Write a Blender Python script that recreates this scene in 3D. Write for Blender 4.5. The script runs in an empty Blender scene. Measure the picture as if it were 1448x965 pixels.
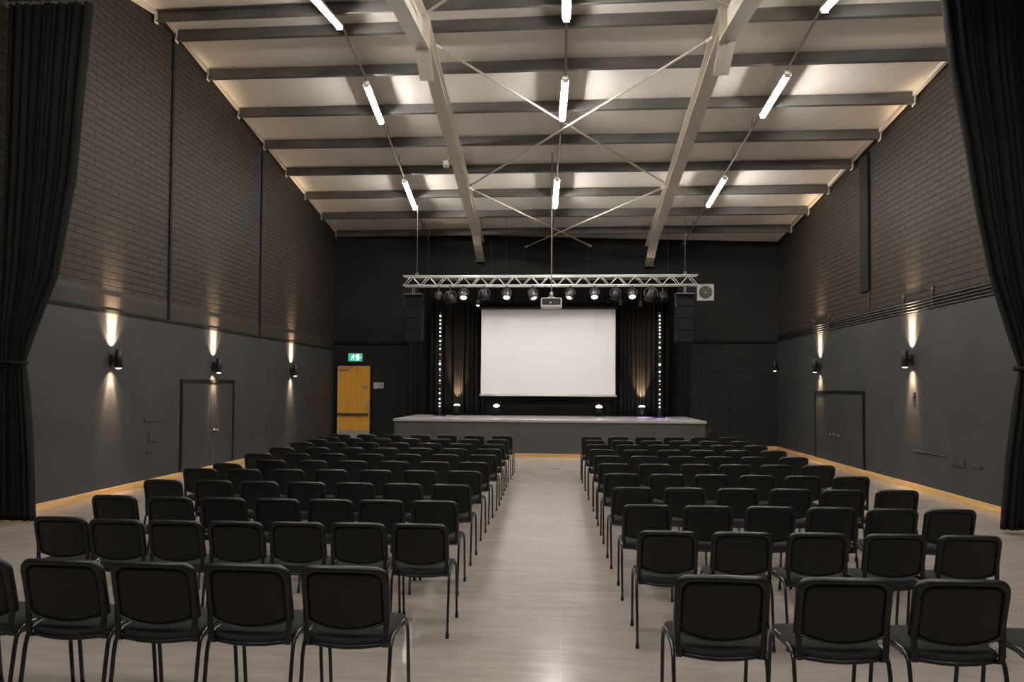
import bpy, bmesh, math, random
from mathutils import Vector, Matrix
random.seed(4)
C = bpy.context.scene.collection
SC = bpy.context.scene

# ------------------------------------------------------------------ camera
YAW, PITCH, ROLL, FPX, PPY = 0.067335, 0.02728, 0.0064009, 1044.355, 520.18
fwd = Vector((-math.sin(YAW) * math.cos(PITCH), math.cos(YAW) * math.cos(PITCH), math.sin(PITCH)))
rt0 = Vector((math.cos(YAW), math.sin(YAW), 0))
up0 = rt0.cross(fwd)
rt = rt0 * math.cos(ROLL) + up0 * math.sin(ROLL)
upv = -rt0 * math.sin(ROLL) + up0 * math.cos(ROLL)
cam_data = bpy.data.cameras.new('camera')
cam = bpy.data.objects.new('camera', cam_data)
C.objects.link(cam)
cam_data.sensor_width = 36
cam_data.lens = 36 * FPX / 1448
cam_data.shift_y = (PPY - 482.5) / 1448
cam_data.clip_end = 200
cam.matrix_world = Matrix(((rt.x, upv.x, -fwd.x, 0), (rt.y, upv.y, -fwd.y, 0), (rt.z, upv.z, -fwd.z, 1.8), (0, 0, 0, 1)))
SC.camera = cam

# ------------------------------------------------------------------ world, exposure
w = bpy.data.worlds.new('world')
SC.world = w
w.use_nodes = True
w.node_tree.nodes['Background'].inputs[0].default_value = (0.01, 0.01, 0.01, 1)
w.node_tree.nodes['Background'].inputs[1].default_value = 0.3
SC.view_settings.view_transform = 'Standard'
SC.view_settings.look = 'None'
SC.view_settings.exposure = 0.0
SC.view_settings.gamma = 1
SC.view_settings.use_curve_mapping = False
SC.cycles.use_denoising = True
SC.cycles.max_bounces = 8
SC.cycles.diffuse_bounces = 5
SC.cycles.sample_clamp_indirect = 6

TUBE_EMIT = 212.0        # strength of the ceiling tubes
SCONCE_W = 300.0
SPOT_W = 260.0
PROJECTOR_W = 225.0
UPLIGHT_W = 420.0
WARM = (1.0, 0.72, 0.46)
NEUTRAL = (1.0, 0.93, 0.84)


# ------------------------------------------------------------------ materials
def mat(name, col, rough=0.6, metal=0.0, spec=0.5, emit=None, estr=0.0):
    m = bpy.data.materials.new(name)
    m.use_nodes = True
    b = m.node_tree.nodes['Principled BSDF']
    b.inputs['Base Color'].default_value = (*col, 1)
    b.inputs['Roughness'].default_value = rough
    b.inputs['Metallic'].default_value = metal
    b.inputs['Specular IOR Level'].default_value = spec
    if emit:
        b.inputs['Emission Color'].default_value = (*emit, 1)
        b.inputs['Emission Strength'].default_value = estr
    return m


def noise_mix(m, c1, c2, scale=4.0, detail=4.0, stretch=(1, 1, 1), bump=0.0, lo=0.35, hi=0.65):
    nt = m.node_tree
    N = nt.nodes
    L = nt.links
    b = N['Principled BSDF']
    tc = N.new('ShaderNodeTexCoord')
    mp = N.new('ShaderNodeMapping')
    mp.inputs['Scale'].default_value = stretch
    nz = N.new('ShaderNodeTexNoise')
    nz.inputs['Scale'].default_value = scale
    nz.inputs['Detail'].default_value = detail
    rp = N.new('ShaderNodeValToRGB')
    rp.color_ramp.elements[0].position = lo
    rp.color_ramp.elements[1].position = hi
    rp.color_ramp.elements[0].color = (*c1, 1)
    rp.color_ramp.elements[1].color = (*c2, 1)
    L.new(tc.outputs['Object'], mp.inputs[0])
    L.new(mp.outputs[0], nz.inputs['Vector'])
    L.new(nz.outputs[0], rp.inputs[0])
    L.new(rp.outputs[0], b.inputs['Base Color'])
    if bump:
        bp = N.new('ShaderNodeBump')
        bp.inputs['Strength'].default_value = bump
        bp.inputs['Distance'].default_value = 0.01
        L.new(nz.outputs[0], bp.inputs['Height'])
        L.new(bp.outputs[0], b.inputs['Normal'])
    return m


M = {}
M['plaster'] = noise_mix(mat('dark_plaster', (.05, .05, .05), .62, spec=.35), (.036, .0358, .0362), (.044, .0437, .044), 1.3, 5, bump=.12)
M['backwall'] = noise_mix(mat('black_wall_paint', (.015, .014, .013), .7, spec=.3), (.0112, .0104, .0097), (.0148, .0138, .0128), 1.2, 4)
M['backdark'] = mat('black_joinery', (.008, .0076, .0072), .75, spec=.2)
M['trimblack'] = mat('black_gloss_trim', (.006, .006, .006), .35)
M['doorleaf'] = noise_mix(mat('dark_door_paint', (.04, .04, .04), .5, spec=.35), (.036, .0355, .035), (.041, .0405, .040), 2, 3)
M['oak'] = noise_mix(mat('oak_skirting', (.5, .3, .12), .45), (.58, .33, .115), (.72, .44, .17), 3, 6, (1, .25, 6))
M['exitwood'] = noise_mix(mat('orange_veneer', (.5, .26, .06), .45), (.68, .31, .042), (.82, .39, .06), 3, 6, (7, 7, .35))
M['plastic'] = mat('chair_black_plastic', (.0078, .0076, .007), .38, spec=.42)
M['plasticdull'] = mat('chair_dull_plastic', (.0076, .0074, .0068), .5, spec=.35)
M['fabric'] = noise_mix(mat('chair_black_fabric', (.02, .02, .02), .95, spec=.15), (.017, .017, .0165), (.026, .026, .025), 160, 2)
M['legpaint'] = mat('chair_black_metal', (.012, .012, .011), .26, spec=.6)
M['rubber'] = mat('black_rubber', (.006, .006, .006), .7)
M['velvet'] = noise_mix(mat('black_curtain_cloth', (.012, .0115, .011), .9, spec=.12), (.0095, .009, .0085), (.0135, .013, .012), 30, 3)
M['stagecloth'] = noise_mix(mat('stage_curtain_cloth', (.011, .01, .009), .85, spec=.15), (.010, .0092, .0085), (.0135, .0125, .0115), 30, 3)
M['rafter'] = noise_mix(mat('cream_steel_paint', (.46, .42, .36), .5), (.70, .645, .555), (.76, .705, .615), 1.5, 3)
M['purlin'] = noise_mix(mat('galvanised_steel', (.2, .19, .18), .42, metal=.55), (.115, .11, .105), (.18, .172, .16), 2.0, 4, (.3, 3, 1))
M['alu'] = mat('aluminium_truss', (.82, .80, .77), .38, metal=.45)
M['steel'] = mat('brushed_steel', (.55, .53, .50), .35, metal=.9)
M['darksteel'] = mat('dark_steel', (.10, .095, .09), .4, metal=.6)
M['lampblack'] = mat('lamp_black', (.012, .011, .011), .4, metal=.2)
M['lampgrey'] = mat('lamp_grey', (.10, .095, .09), .35, metal=.6)
M['white'] = mat('white_plastic', (.75, .73, .70), .4)
M['greyplastic'] = mat('grey_plastic', (.33, .32, .30), .4)
M['cream'] = mat('off_white_metal', (.62, .60, .56), .45)
M['polegrey'] = mat('grey_pole', (.34, .32, .29), .45)
M['screen'] = mat('matt_white_screen', (.80, .785, .77), .9, spec=.1)
M['speaker'] = mat('speaker_black', (.0085, .008, .0078), .7, spec=.3)
M['grille'] = mat('speaker_grille', (.009, .0087, .0083), .8, spec=.2)
M['valance'] = mat('black_valance_cloth', (.0042, .0038, .0035), .95, spec=.05)
M['stagefront'] = noise_mix(mat('stage_front_paint', (.045, .043, .04), .55), (.060, .057, .053), (.069, .0655, .061), 1.5, 3)
M['stagetop'] = noise_mix(mat('stage_top_vinyl', (.2, .19, .19), .34), (.42, .40, .405), (.50, .48, .485), 2, 4)
M['tube'] = mat('lit_tube', (1, 1, 1), .5, emit=(1.0, .955, .89), estr=TUBE_EMIT)
M['lens'] = mat('lit_lens', (1, 1, 1), .5, emit=(1.0, .93, .82), estr=9)
M['lensdim'] = mat('warm_lens', (1, 1, 1), .5, emit=(1.0, .85, .66), estr=3.2)
M['lensoff'] = mat('dark_glass', (.02, .02, .022), .12)
M['bulb'] = mat('lit_bulb', (1, 1, 1), .5, emit=(1.0, .91, .80), estr=5)
M['bulbdim'] = mat('dim_bulb', (1, 1, 1), .5, emit=(1.0, .86, .72), estr=1.3)
M['signgreen'] = mat('green_lit_sign', (.0, .3, .2), .4, emit=(.03, .62, .36), estr=.75)
M['signwhite'] = mat('white_lit_pictogram', (.8, 1, .9), .4, emit=(.72, 1.0, .88), estr=1.25)
M['paper'] = mat('pale_notice', (.5, .47, .47), .7)
M['ink'] = mat('grey_ink', (.16, .15, .15), .7)


def floor_material():
    m = mat('grey_vinyl_plank', (.3, .27, .24), .33, spec=.5)
    nt = m.node_tree; N = nt.nodes; L = nt.links; b = N['Principled BSDF']
    tc = N.new('ShaderNodeTexCoord')
    br = N.new('ShaderNodeTexBrick')
    br.inputs['Scale'].default_value = 1
    br.inputs['Brick Width'].default_value = 1.22
    br.inputs['Row Height'].default_value = .30
    br.inputs['Mortar Size'].default_value = .002
    br.inputs['Color1'].default_value = (.305, .266, .235, 1)
    br.inputs['Color2'].default_value = (.340, .298, .265, 1)
    br.inputs['Mortar'].default_value = (.36, .318, .283, 1)
    br.inputs['Bias'].default_value = 0
    nz = N.new('ShaderNodeTexNoise'); nz.inputs['Scale'].default_value = 3.2; nz.inputs['Detail'].default_value = 8; nz.inputs['Roughness'].default_value = .65
    mp = N.new('ShaderNodeMapping'); mp.inputs['Scale'].default_value = (.7, 3.2, 1)
    rp = N.new('ShaderNodeValToRGB')
    rp.color_ramp.elements[0].position = .30; rp.color_ramp.elements[0].color = (.84, .84, .845, 1)
    rp.color_ramp.elements[1].position = .70; rp.color_ramp.elements[1].color = (1.10, 1.10, 1.095, 1)
    mx = N.new('ShaderNodeMixRGB'); mx.blend_type = 'MULTIPLY'; mx.inputs[0].default_value = 1
    L.new(tc.outputs['Object'], br.inputs['Vector'])
    L.new(tc.outputs['Object'], mp.inputs[0]); L.new(mp.outputs[0], nz.inputs['Vector'])
    L.new(nz.outputs[0], rp.inputs[0])
    L.new(br.outputs['Color'], mx.inputs[1]); L.new(rp.outputs[0], mx.inputs[2])
    L.new(mx.outputs[0], b.inputs['Base Color'])
    rr = N.new('ShaderNodeMapRange')
    rr.inputs['To Min'].default_value = .13; rr.inputs['To Max'].default_value = .28
    L.new(nz.outputs[0], rr.inputs['Value']); L.new(rr.outputs[0], b.inputs['Roughness'])
    return m


def brick_material(name, c1, c2, mortar):
    m = mat(name, c1, .62, spec=.22)
    nt = m.node_tree; N = nt.nodes; L = nt.links; b = N['Principled BSDF']
    tc = N.new('ShaderNodeTexCoord')
    sp = N.new('ShaderNodeSeparateXYZ'); cb = N.new('ShaderNodeCombineXYZ')
    L.new(tc.outputs['Object'], sp.inputs[0])
    L.new(sp.outputs['Y'], cb.inputs['X']); L.new(sp.outputs['Z'], cb.inputs['Y'])
    br = N.new('ShaderNodeTexBrick')
    br.inputs['Scale'].default_value = 1
    br.inputs['Brick Width'].default_value = .44
    br.inputs['Row Height'].default_value = .115
    br.inputs['Mortar Size'].default_value = .012
    br.inputs['Mortar Smooth'].default_value = .4
    br.inputs['Color1'].default_value = (*c1, 1); br.inputs['Color2'].default_value = (*c2, 1); br.inputs['Mortar'].default_value = (*mortar, 1)
    nz = N.new('ShaderNodeTexNoise'); nz.inputs['Scale'].default_value = 9; nz.inputs['Detail'].default_value = 5
    L.new(tc.outputs['Object'], nz.inputs['Vector'])
    L.new(cb.outputs[0], br.inputs['Vector']); L.new(br.outputs['Color'], b.inputs['Base Color'])
    ad = N.new('ShaderNodeMath'); ad.operation = 'MULTIPLY_ADD'; ad.inputs[1].default_value = -1.0
    ml = N.new('ShaderNodeMath'); ml.operation = 'MULTIPLY'; ml.inputs[1].default_value = .35
    L.new(nz.outputs[0], ml.inputs[0]); L.new(br.outputs['Fac'], ad.inputs[0]); L.new(ml.outputs[0], ad.inputs[2])
    bp = N.new('ShaderNodeBump'); bp.inputs['Strength'].default_value = .8; bp.inputs['Distance'].default_value = .012
    L.new(ad.outputs[0], bp.inputs['Height']); L.new(bp.outputs[0], b.inputs['Normal'])
    return m


def sheet_material():
    m = mat('ribbed_roof_sheet', (.47, .42, .36), .55)
    nt = m.node_tree; N = nt.nodes; L = nt.links; b = N['Principled BSDF']
    tc = N.new('ShaderNodeTexCoord')
    wv = N.new('ShaderNodeTexWave'); wv.wave_type = 'BANDS'; wv.bands_direction = 'X'
    wv.inputs['Scale'].default_value = 5.5
    L.new(tc.outputs['Object'], wv.inputs['Vector'])
    bp = N.new('ShaderNodeBump'); bp.inputs['Strength'].default_value = .14; bp.inputs['Distance'].default_value = .010
    L.new(wv.outputs['Fac'], bp.inputs['Height']); L.new(bp.outputs[0], b.inputs['Normal'])
    nz = N.new('ShaderNodeTexNoise'); nz.inputs['Scale'].default_value = .7; nz.inputs['Detail'].default_value = 3
    rp = N.new('ShaderNodeValToRGB')
    rp.color_ramp.elements[0].position = .3; rp.color_ramp.elements[0].color = (.80, .745, .675, 1)
    rp.color_ramp.elements[1].position = .7; rp.color_ramp.elements[1].color = (.86, .805, .74, 1)
    L.new(tc.outputs['Object'], nz.inputs['Vector']); L.new(nz.outputs[0], rp.inputs[0]); L.new(rp.outputs[0], b.inputs['Base Color'])
    return m


M['floor'] = floor_material()
M['brick'] = brick_material('painted_blockwork', (.0325, .0265, .0208), (.0380, .0310, .0245), (.007, .0058, .0047))
M['sheet'] = sheet_material()
M['band'] = noise_mix(mat('dark_band_paint', (.03, .026, .022), .6, spec=.3), (.029, .0242, .0195), (.034, .0285, .023), 1.5, 4)


# ------------------------------------------------------------------ mesh helpers
def ob(name, bm, m, parent=None, smooth=False, loc=None, bevel=0.0, mats=None):
    bmesh.ops.recalc_face_normals(bm, faces=bm.faces[:])
    me = bpy.data.meshes.new(name)
    bm.to_mesh(me); bm.free()
    for x in (mats or [m]):
        me.materials.append(x)
    if smooth:
        for p in me.polygons:
            p.use_smooth = True
    o = bpy.data.objects.new(name, me)
    C.objects.link(o)
    if parent:
        o.parent = parent
    if loc:
        o.location = loc
    if bevel:
        md = o.modifiers.new('bevel', 'BEVEL'); md.width = bevel; md.segments = 2; md.limit_method = 'ANGLE'
    return o


def box(bm, x0, x1, y0, y1, z0, z1, mi=0):
    vs = [bm.verts.new((x, y, z)) for x in (x0, x1) for y in (y0, y1) for z in (z0, z1)]
    for f in ((0, 1, 3, 2), (4, 6, 7, 5), (0, 4, 5, 1), (2, 3, 7, 6), (0, 2, 6, 4), (1, 5, 7, 3)):
        bm.faces.new([vs[i] for i in f]).material_index = mi
    return vs


def bx(*a):
    bm = bmesh.new(); box(bm, *a); return bm


def tube(bm, pts, r, n=8, caps=True, sx=1.0):
    pts = [Vector(p) for p in pts]
    rings = []
    ref = None
    for i, p in enumerate(pts):
        if i == 0: d = pts[1] - p
        elif i == len(pts) - 1: d = p - pts[i - 1]
        else: d = (pts[i + 1] - p).normalized() + (p - pts[i - 1]).normalized()
        d.normalize()
        if ref is None:
            ref = Vector((1, 0, 0)) if abs(d.x) < .8 else Vector((0, 0, 1))
        a = (ref - d * ref.dot(d)).normalized(); b = d.cross(a); ref = a
        rr = r[i] if isinstance(r, (list, tuple)) else r
        rings.append([bm.verts.new(p + a * math.cos(2 * math.pi * k / n) * rr * sx + b * math.sin(2 * math.pi * k / n) * rr) for k in range(n)])
    for i in range(len(rings) - 1):
        for k in range(n):
            bm.faces.new((rings[i][k], rings[i][(k + 1) % n], rings[i + 1][(k + 1) % n], rings[i + 1][k]))
    if caps:
        bm.faces.new(rings[0]); bm.faces.new(rings[-1])


def tb(pts, r, n=8, **k):
    bm = bmesh.new(); tube(bm, pts, r, n, **k); return bm


def loft(bm, rings, cap0=True, cap1=True, closed=True):
    R = [[bm.verts.new(p) for p in ring] for ring in rings]
    n = len(R[0])
    for i in range(len(R) - 1):
        for k in range(n if closed else n - 1):
            bm.faces.new((R[i][k], R[i][(k + 1) % n], R[i + 1][(k + 1) % n], R[i + 1][k]))
    if cap0: bm.faces.new(R[0])
    if cap1: bm.faces.new(R[-1])


def lathe(prof, axis_o=(0, 0, 0), axis=(0, 0, 1), n=20, cap0=True, cap1=True):
    """prof: list of (radius, distance along axis)"""
    ax = Vector(axis).normalized(); o = Vector(axis_o)
    a = ax.orthogonal().normalized(); b = ax.cross(a)
    bm = bmesh.new()
    loft(bm, [[o + ax * h + (a * math.cos(2 * math.pi * k / n) + b * math.sin(2 * math.pi * k / n)) * r for k in range(n)] for r, h in prof], cap0, cap1)
    return bm


def prism(bm, sec, p0, p1, ux, uz, mi=0):
    """section (list of (a,b)) in the frame ux,uz swept from p0 to p1"""
    p0 = Vector(p0); p1 = Vector(p1); ux = Vector(ux); uz = Vector(uz)
    A = [bm.verts.new(p0 + ux * a + uz * b) for a, b in sec]
    B = [bm.verts.new(p1 + ux * a + uz * b) for a, b in sec]
    n = len(sec)
    for k in range(n):
        bm.faces.new((A[k], A[(k + 1) % n], B[(k + 1) % n], B[k])).material_index = mi
    bm.faces.new(A).material_index = mi; bm.faces.new(B).material_index = mi


def empty(name, loc=(0, 0, 0), rz=0.0):
    o = bpy.data.objects.new(name, None)
    o.empty_display_size = .1
    C.objects.link(o); o.location = loc; o.rotation_euler = (0, 0, rz)
    return o


def tag(o, label, cat, group=None, kind=None):
    o['label'] = label; o['category'] = cat
    if group: o['group'] = group
    if kind: o['kind'] = kind
    return o


def struct(o, label, cat, group=None):
    return tag(o, label, cat, group, 'structure')


def copy_tree(src, loc=None, rz=None, parent=None):
    c = src.copy(); C.objects.link(c)
    if parent is not None: c.parent = parent
    if loc is not None: c.location = loc
    if rz is not None: c.rotation_euler = (0, 0, rz)
    for ch in KIDS.get(src.name, []):
        copy_tree(ch, parent=c)
    return c


KIDS = {}


def register(root):
    """remember the children of a finished prototype"""
    for o in [root] + list(root.children_recursive):
        KIDS[o.name] = list(o.children)


def spot(name, parent, loc, direction, watts, deg, blend=.6, col=WARM, r=.03):
    d = bpy.data.lights.new(name, 'SPOT')
    d.energy = watts; d.spot_size = math.radians(deg); d.spot_blend = blend; d.color = col; d.shadow_soft_size = r
    o = bpy.data.objects.new(name, d); C.objects.link(o)
    o.parent = parent; o.location = loc
    o.rotation_euler = Vector(direction).to_track_quat('-Z', 'Y').to_euler()
    return o


# ------------------------------------------------------------------ roof geometry (u across the hall, v along the slope)
XL, XR, XRU, XW = -7.45, 6.42, 6.42, 6.44
RV = -1.1


def PL(v): return Vector((-7.45, 14.75 + 1.472 * v, 8.20 - .2483 * v))
def PR(v): return Vector((6.42, 12.26 + 1.441 * v, 7.172 - .1625 * v))


def P(u, v, off=0.0):
    if v < RV:
        l = PL(v); r = PR(v)
        l.z = 2 * PL(RV).z - l.z; r.z = 2 * PR(RV).z - r.z
    else:
        l = PL(v); r = PR(v)
    p = l.lerp(r, u); p.z += off
    return p


def vfor(u, y):
    a, b = -12.0, 9.0
    for _ in range(40):
        m_ = (a + b) / 2
        if P(u, m_).y < y: a = m_
        else: b = m_
    return a


def zroof(x, y):
    u = (x - XL) / (XRU - XL)
    return P(u, vfor(u, y), SHEET).z


def yback(x): return 23.7 - (x + 7.45) * .0853
YF = -1.2                      # wall behind the camera
SHEET = .22                    # sheet lies this far above the purlin undersides


def vmax(u): return (8.95 + 1.307 * u) / (1.472 - .031 * u)
def vmin(u): return (-16.0 + 2.49 * u) / (1.472 - .031 * u)


# ================================================================== STRUCTURE
bm = bmesh.new(); box(bm, XL - .1, XRU + .1, YF, 24.0, -.15, 0)
struct(ob('floor', bm, M['floor']), 'grey vinyl plank floor of the hall', 'floor')

# left wall: plastered below, blockwork above
ROOF_T = .35


def wall_side(name, x, xo, yend, zsplit, u, upper_mat_index_only=False):
    bm = bmesh.new()
    ys = [YF + (yend - YF) * i / 40 for i in range(41)]

    def top(y):
        a, b = -12.0, 9.0
        for _ in range(40):
            m_ = (a + b) / 2
            if P(u, m_).y < y: a = m_
            else: b = m_
        return P(u, a).z + ROOF_T
    for lo, hi, mi in ((0, zsplit, 0), (zsplit, None, 1)):
        if lo == hi: continue
        inn, out = [], []
        for y in ys:
            t = hi if hi is not None else top(y)
            inn.append((bm.verts.new((x, y, lo)), bm.verts.new((x, y, t))))
            out.append((bm.verts.new((xo, y, lo)), bm.verts.new((xo, y, t))))
        for i in range(40):
            for S in (inn, out):
                bm.faces.new((S[i][0], S[i + 1][0], S[i + 1][1], S[i][1])).material_index = mi
            bm.faces.new((inn[i][1], inn[i + 1][1], out[i + 1][1], out[i][1])).material_index = mi
            bm.faces.new((inn[i][0], inn[i + 1][0], out[i + 1][0], out[i][0])).material_index = mi
        for i in (0, 40):
            bm.faces.new((inn[i][0], inn[i][1], out[i][1], out[i][0])).material_index = mi
    return ob(name, None or bm, None, mats=[M['plaster'], M['brick']])


wl = wall_side('wall_left', XL, XL - .25, 23.72, 3.36, 0)
struct(wl, 'left side wall, dark plaster below and dark painted blockwork above', 'wall')
# sloping band over the plaster and dark channel line under it
bm = bmesh.new()
prism(bm, [(0, 3.06), (.005, 3.06), (.010, 3.28), (0, 3.37)], (XL, 9.55, 0), (XL, 23.69, 0), (1, 0, 0), (0, 0, 1))
struct(ob('trim_1', bm, M['band']), 'smooth rendered band along left wall under the blockwork', 'wall trim')
struct(ob('trim_2', bx(XL, XL + .012, YF, 23.69, 2.985, 3.045), M['backdark']), 'thin black channel running along left wall above the wall lights', 'wall trim')
wr = wall_side('wall_right', XW, XW + .25, 22.53, 3.1, 1)
struct(wr, 'right side wall of dark painted blockwork above the plaster panel', 'wall')
struct(ob('wall_panel', bx(XR, XW + .02, YF, 22.52, 0, 3.22), M['plaster']), 'dark plastered lower panel along right wall', 'wall panel')

# back wall and wall behind the camera
bm = bmesh.new()
xs = [XL - .2 + (XRU + .4 - XL) * i / 30 for i in range(31)]
fr, bk = [], []
for x in xs:
    u = (x - XL) / (XRU - XL)
    z = P(u, vmax(u)).z + ROOF_T
    fr.append((bm.verts.new((x, yback(x), 0)), bm.verts.new((x, yback(x), z))))
    bk.append((bm.verts.new((x, yback(x) + .25, 0)), bm.verts.new((x, yback(x) + .25, z))))
for i in range(30):
    for S in (fr, bk):
        bm.faces.new((S[i][0], S[i + 1][0], S[i + 1][1], S[i][1]))
    bm.faces.new((fr[i][1], fr[i + 1][1], bk[i + 1][1], bk[i][1]))
    bm.faces.new((fr[i][0], fr[i + 1][0], bk[i + 1][0], bk[i][0]))
for i in (0, 30):
    bm.faces.new((fr[i][0], fr[i][1], bk[i][1], bk[i][0]))
struct(ob('wall_back', bm, M['backwall']), 'black painted wall behind the stage', 'wall')
struct(ob('wall_front', bx(XL - .25, XRU + .25, YF - .25, YF, 0, 6.6), M['plaster']), 'dark wall behind the camera', 'wall')

# roof sheet
bm = bmesh.new()
NU, NV = 14, 60
for off in (SHEET, SHEET + .06):
    g = []
    for i in range(NU + 1):
        u = i / NU
        uu = -.015 + 1.03 * u
        vs_ = [vmin(uu) + (RV - vmin(uu)) * j / 20 for j in range(20)] + [RV + (vmax(uu) + .1 - RV) * j / 20 for j in range(21)]
        g.append([bm.verts.new(P(uu, v, off)) for v in vs_])
    for i in range(NU):
        for j in range(40):
            bm.faces.new((g[i][j], g[i + 1][j], g[i + 1][j + 1], g[i][j + 1]))
struct(ob('ceiling', bm, M['sheet']), 'pale ribbed metal roof sheeting sloping down to the stage', 'ceiling')


def frame_dirs(u, v):
    n = (P(u, v + .05) - P(u, v - .05)).normalized()
    a = (P(1, v) - P(0, v)).normalized()
    up = a.cross(n).normalized()
    if up.z < 0: up = -up
    return a, n, up


# purlins: thin C-section channels
def purlin_sec(s=1):
    d, f, t, l = .205, .07, .006, .018
    o = [(0, 0), (f, 0), (f, l), (f - t, l), (f - t, t), (t, t), (t, d - t), (f - t, d - t), (f - t, d - l), (f, d - l), (f, d), (0, d)]
    return [(a * s, b) for a, b in o]


pv = [6, 5, 4, 3, 2, 1, 0, -.86, -1.30, -2.15, -3.15, -4.15, -5.15, -6.15, -7.15, -8.15, -9.1]
plab = ['lowest roof purlin, along top of the black back wall', 'second roof purlin up from the back wall', 'third roof purlin up from the back wall',
        'fourth roof purlin up from the back wall', 'fifth roof purlin up from the back wall', 'sixth roof purlin up from the back wall',
        'seventh roof purlin up from the back wall, nearest below the ridge pair', 'far one of the two close purlins at the ridge', 'near one of the two close purlins at the ridge',
        'first purlin on the near side of the ridge, top of photo']
for i, v in enumerate(pv):
    a, n, up = frame_dirs(.5, v)
    s = 1 if v > RV else -1
    bm = bmesh.new()
    prism(bm, purlin_sec(s), P(0.001, v), P(.999, v), n, up)
    o = ob('purlin', bm, M['purlin'])
    struct(o, plab[i] if i < len(plab) else 'roof purlin overhead in front of the ridge, out of frame', 'purlin', 'roof purlins')
    if i < 9:
        for u, q in ((0.004, 'l'), (.996, 'r')):
            p = P(u, v)
            sgn = 1 if q == 'l' else -1
            b2 = bmesh.new()
            prism(b2, [(-.02, -.03), (.09, -.03), (.09, .14), (-.02, .14)], p + a * sgn * .0, p + a * sgn * .014, n * s, up)
            ob('end_cleat', b2, M['rafter'], o)

# eaves strip of pale insulation along both wall heads
for nm, u in (('trim_3', .0035), ('trim_4', .9965)):
    bm = bmesh.new()
    for v0, v1 in ((RV, 6.05), (-9.0, RV)):
        prism(bm, [(-.03, .14), (.03, .14), (.03, .215), (-.03, .215)], P(u, v0), P(u, v1), (1, 0, 0), (0, 0, 1))
    struct(ob(nm, bm, M['rafter']), 'pale strip along head of the %s wall between purlins' % ('left' if u < .5 else 'right'), 'wall trim')

# rafters: I-beams under the purlins with a deeper haunch at the ridge
def i_sec(d, w=.25, tf=.02, tw=.014):
    h = w / 2; k = tw / 2
    return [(-h, 0), (h, 0), (h, -tf), (k, -tf), (k, -d + tf), (h, -d + tf), (h, -d), (-h, -d), (-h, -d + tf), (-k, -d + tf), (-k, -tf), (-h, -tf)]


def rafter(u_r, u_b, label):
    D, DN = .33, .53

    def uu(v): return u_r + (u_b - u_r) * (v - RV) / (6.6 - RV)
    vb = vmax(u_b) - .03

    def beam(st):
        bm = bmesh.new()
        for (va, da), (vc, dc) in zip(st[:-1], st[1:]):
            pa, pc = P(uu(va), va), P(uu(vc), vc)
            A = [bm.verts.new(pa + Vector((a, 0, b))) for a, b in i_sec(da)]
            B = [bm.verts.new(pc + Vector((a, 0, b))) for a, b in i_sec(dc)]
            for k in range(12):
                bm.faces.new((A[k], A[(k + 1) % 12], B[(k + 1) % 12], B[k]))
            bm.faces.new(A); bm.faces.new(B)
        return bm
    o = struct(ob('rafter', beam([(-9.3, DN), (-3.0, DN), (RV, DN)]), M['rafter']), label, 'rafter', 'cream steel rafters')
    ob('far_span', beam([(RV + .002, D), (vb - 1.0, D), (vb, D + .28)]), M['rafter'], o)
    # ridge haunch: a deeper plated wedge just past the ridge
    bm = bmesh.new()
    h = .125; k = .008
    W = [(P(uu(v), v), t, b_) for v, t, b_ in ((RV + .004, D, DN), (-.73, D, .77))]
    (p, t, b_), (q, t2, b2) = W
    for x0, x1, za, zb, zc, zd in ((-k, k, -t, -b_, -t2, -b2), (-h, h, -(b_ - .02), -b_, -(b2 - .02), -b2)):
        vs = [bm.verts.new(p + Vector((x, 0, z))) for x, z in ((x0, za), (x1, za), (x1, zb), (x0, zb))] + \
             [bm.verts.new(q + Vector((x, 0, z))) for x, z in ((x0, zc), (x1, zc), (x1, zd), (x0, zd))]
        for f in ((0, 1, 2, 3), (4, 5, 6, 7), (0, 1, 5, 4), (1, 2, 6, 5), (2, 3, 7, 6), (3, 0, 4, 7)):
            bm.faces.new([vs[j] for j in f])
    ob('ridge_haunch', bm, M['rafter'], o)
    bm = bmesh.new()
    box(bm, p.x - h, p.x + h, p.y - .012, p.y + .012, p.z - DN, p.z - .01)
    ob('ridge_plate', bm, M['rafter'], o)
    p = P(uu(vb), vb)
    b3 = bmesh.new(); box(b3, p.x - .15, p.x + .15, p.y - .16, p.y + .01, p.z - D - .34, p.z - D - .285)
    ob('bearing_plate', b3, M['lampblack'], o)
    return o


rafter(.365, .350, 'cream steel rafter left of the centre lights')
rafter(.7183, .728, 'cream steel rafter right of the centre lights')

# cross bracing rods between the rafters
def brace(p0, p1, label):
    bm = tb([p0, p1], .022, 8)
    d = (p1 - p0).normalized()
    o = tag(ob('brace_rod', bm, M['rafter'], smooth=True), label, 'brace', 'roof brace rods')
    for p, s in ((p0, 1), (p1, -1)):
        b2 = bmesh.new()
        tube(b2, [p - d * s * .02, p + d * s * .12], .034, 6)
        ob('end_clevis', b2, M['rafter'], o)
    return o


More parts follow.
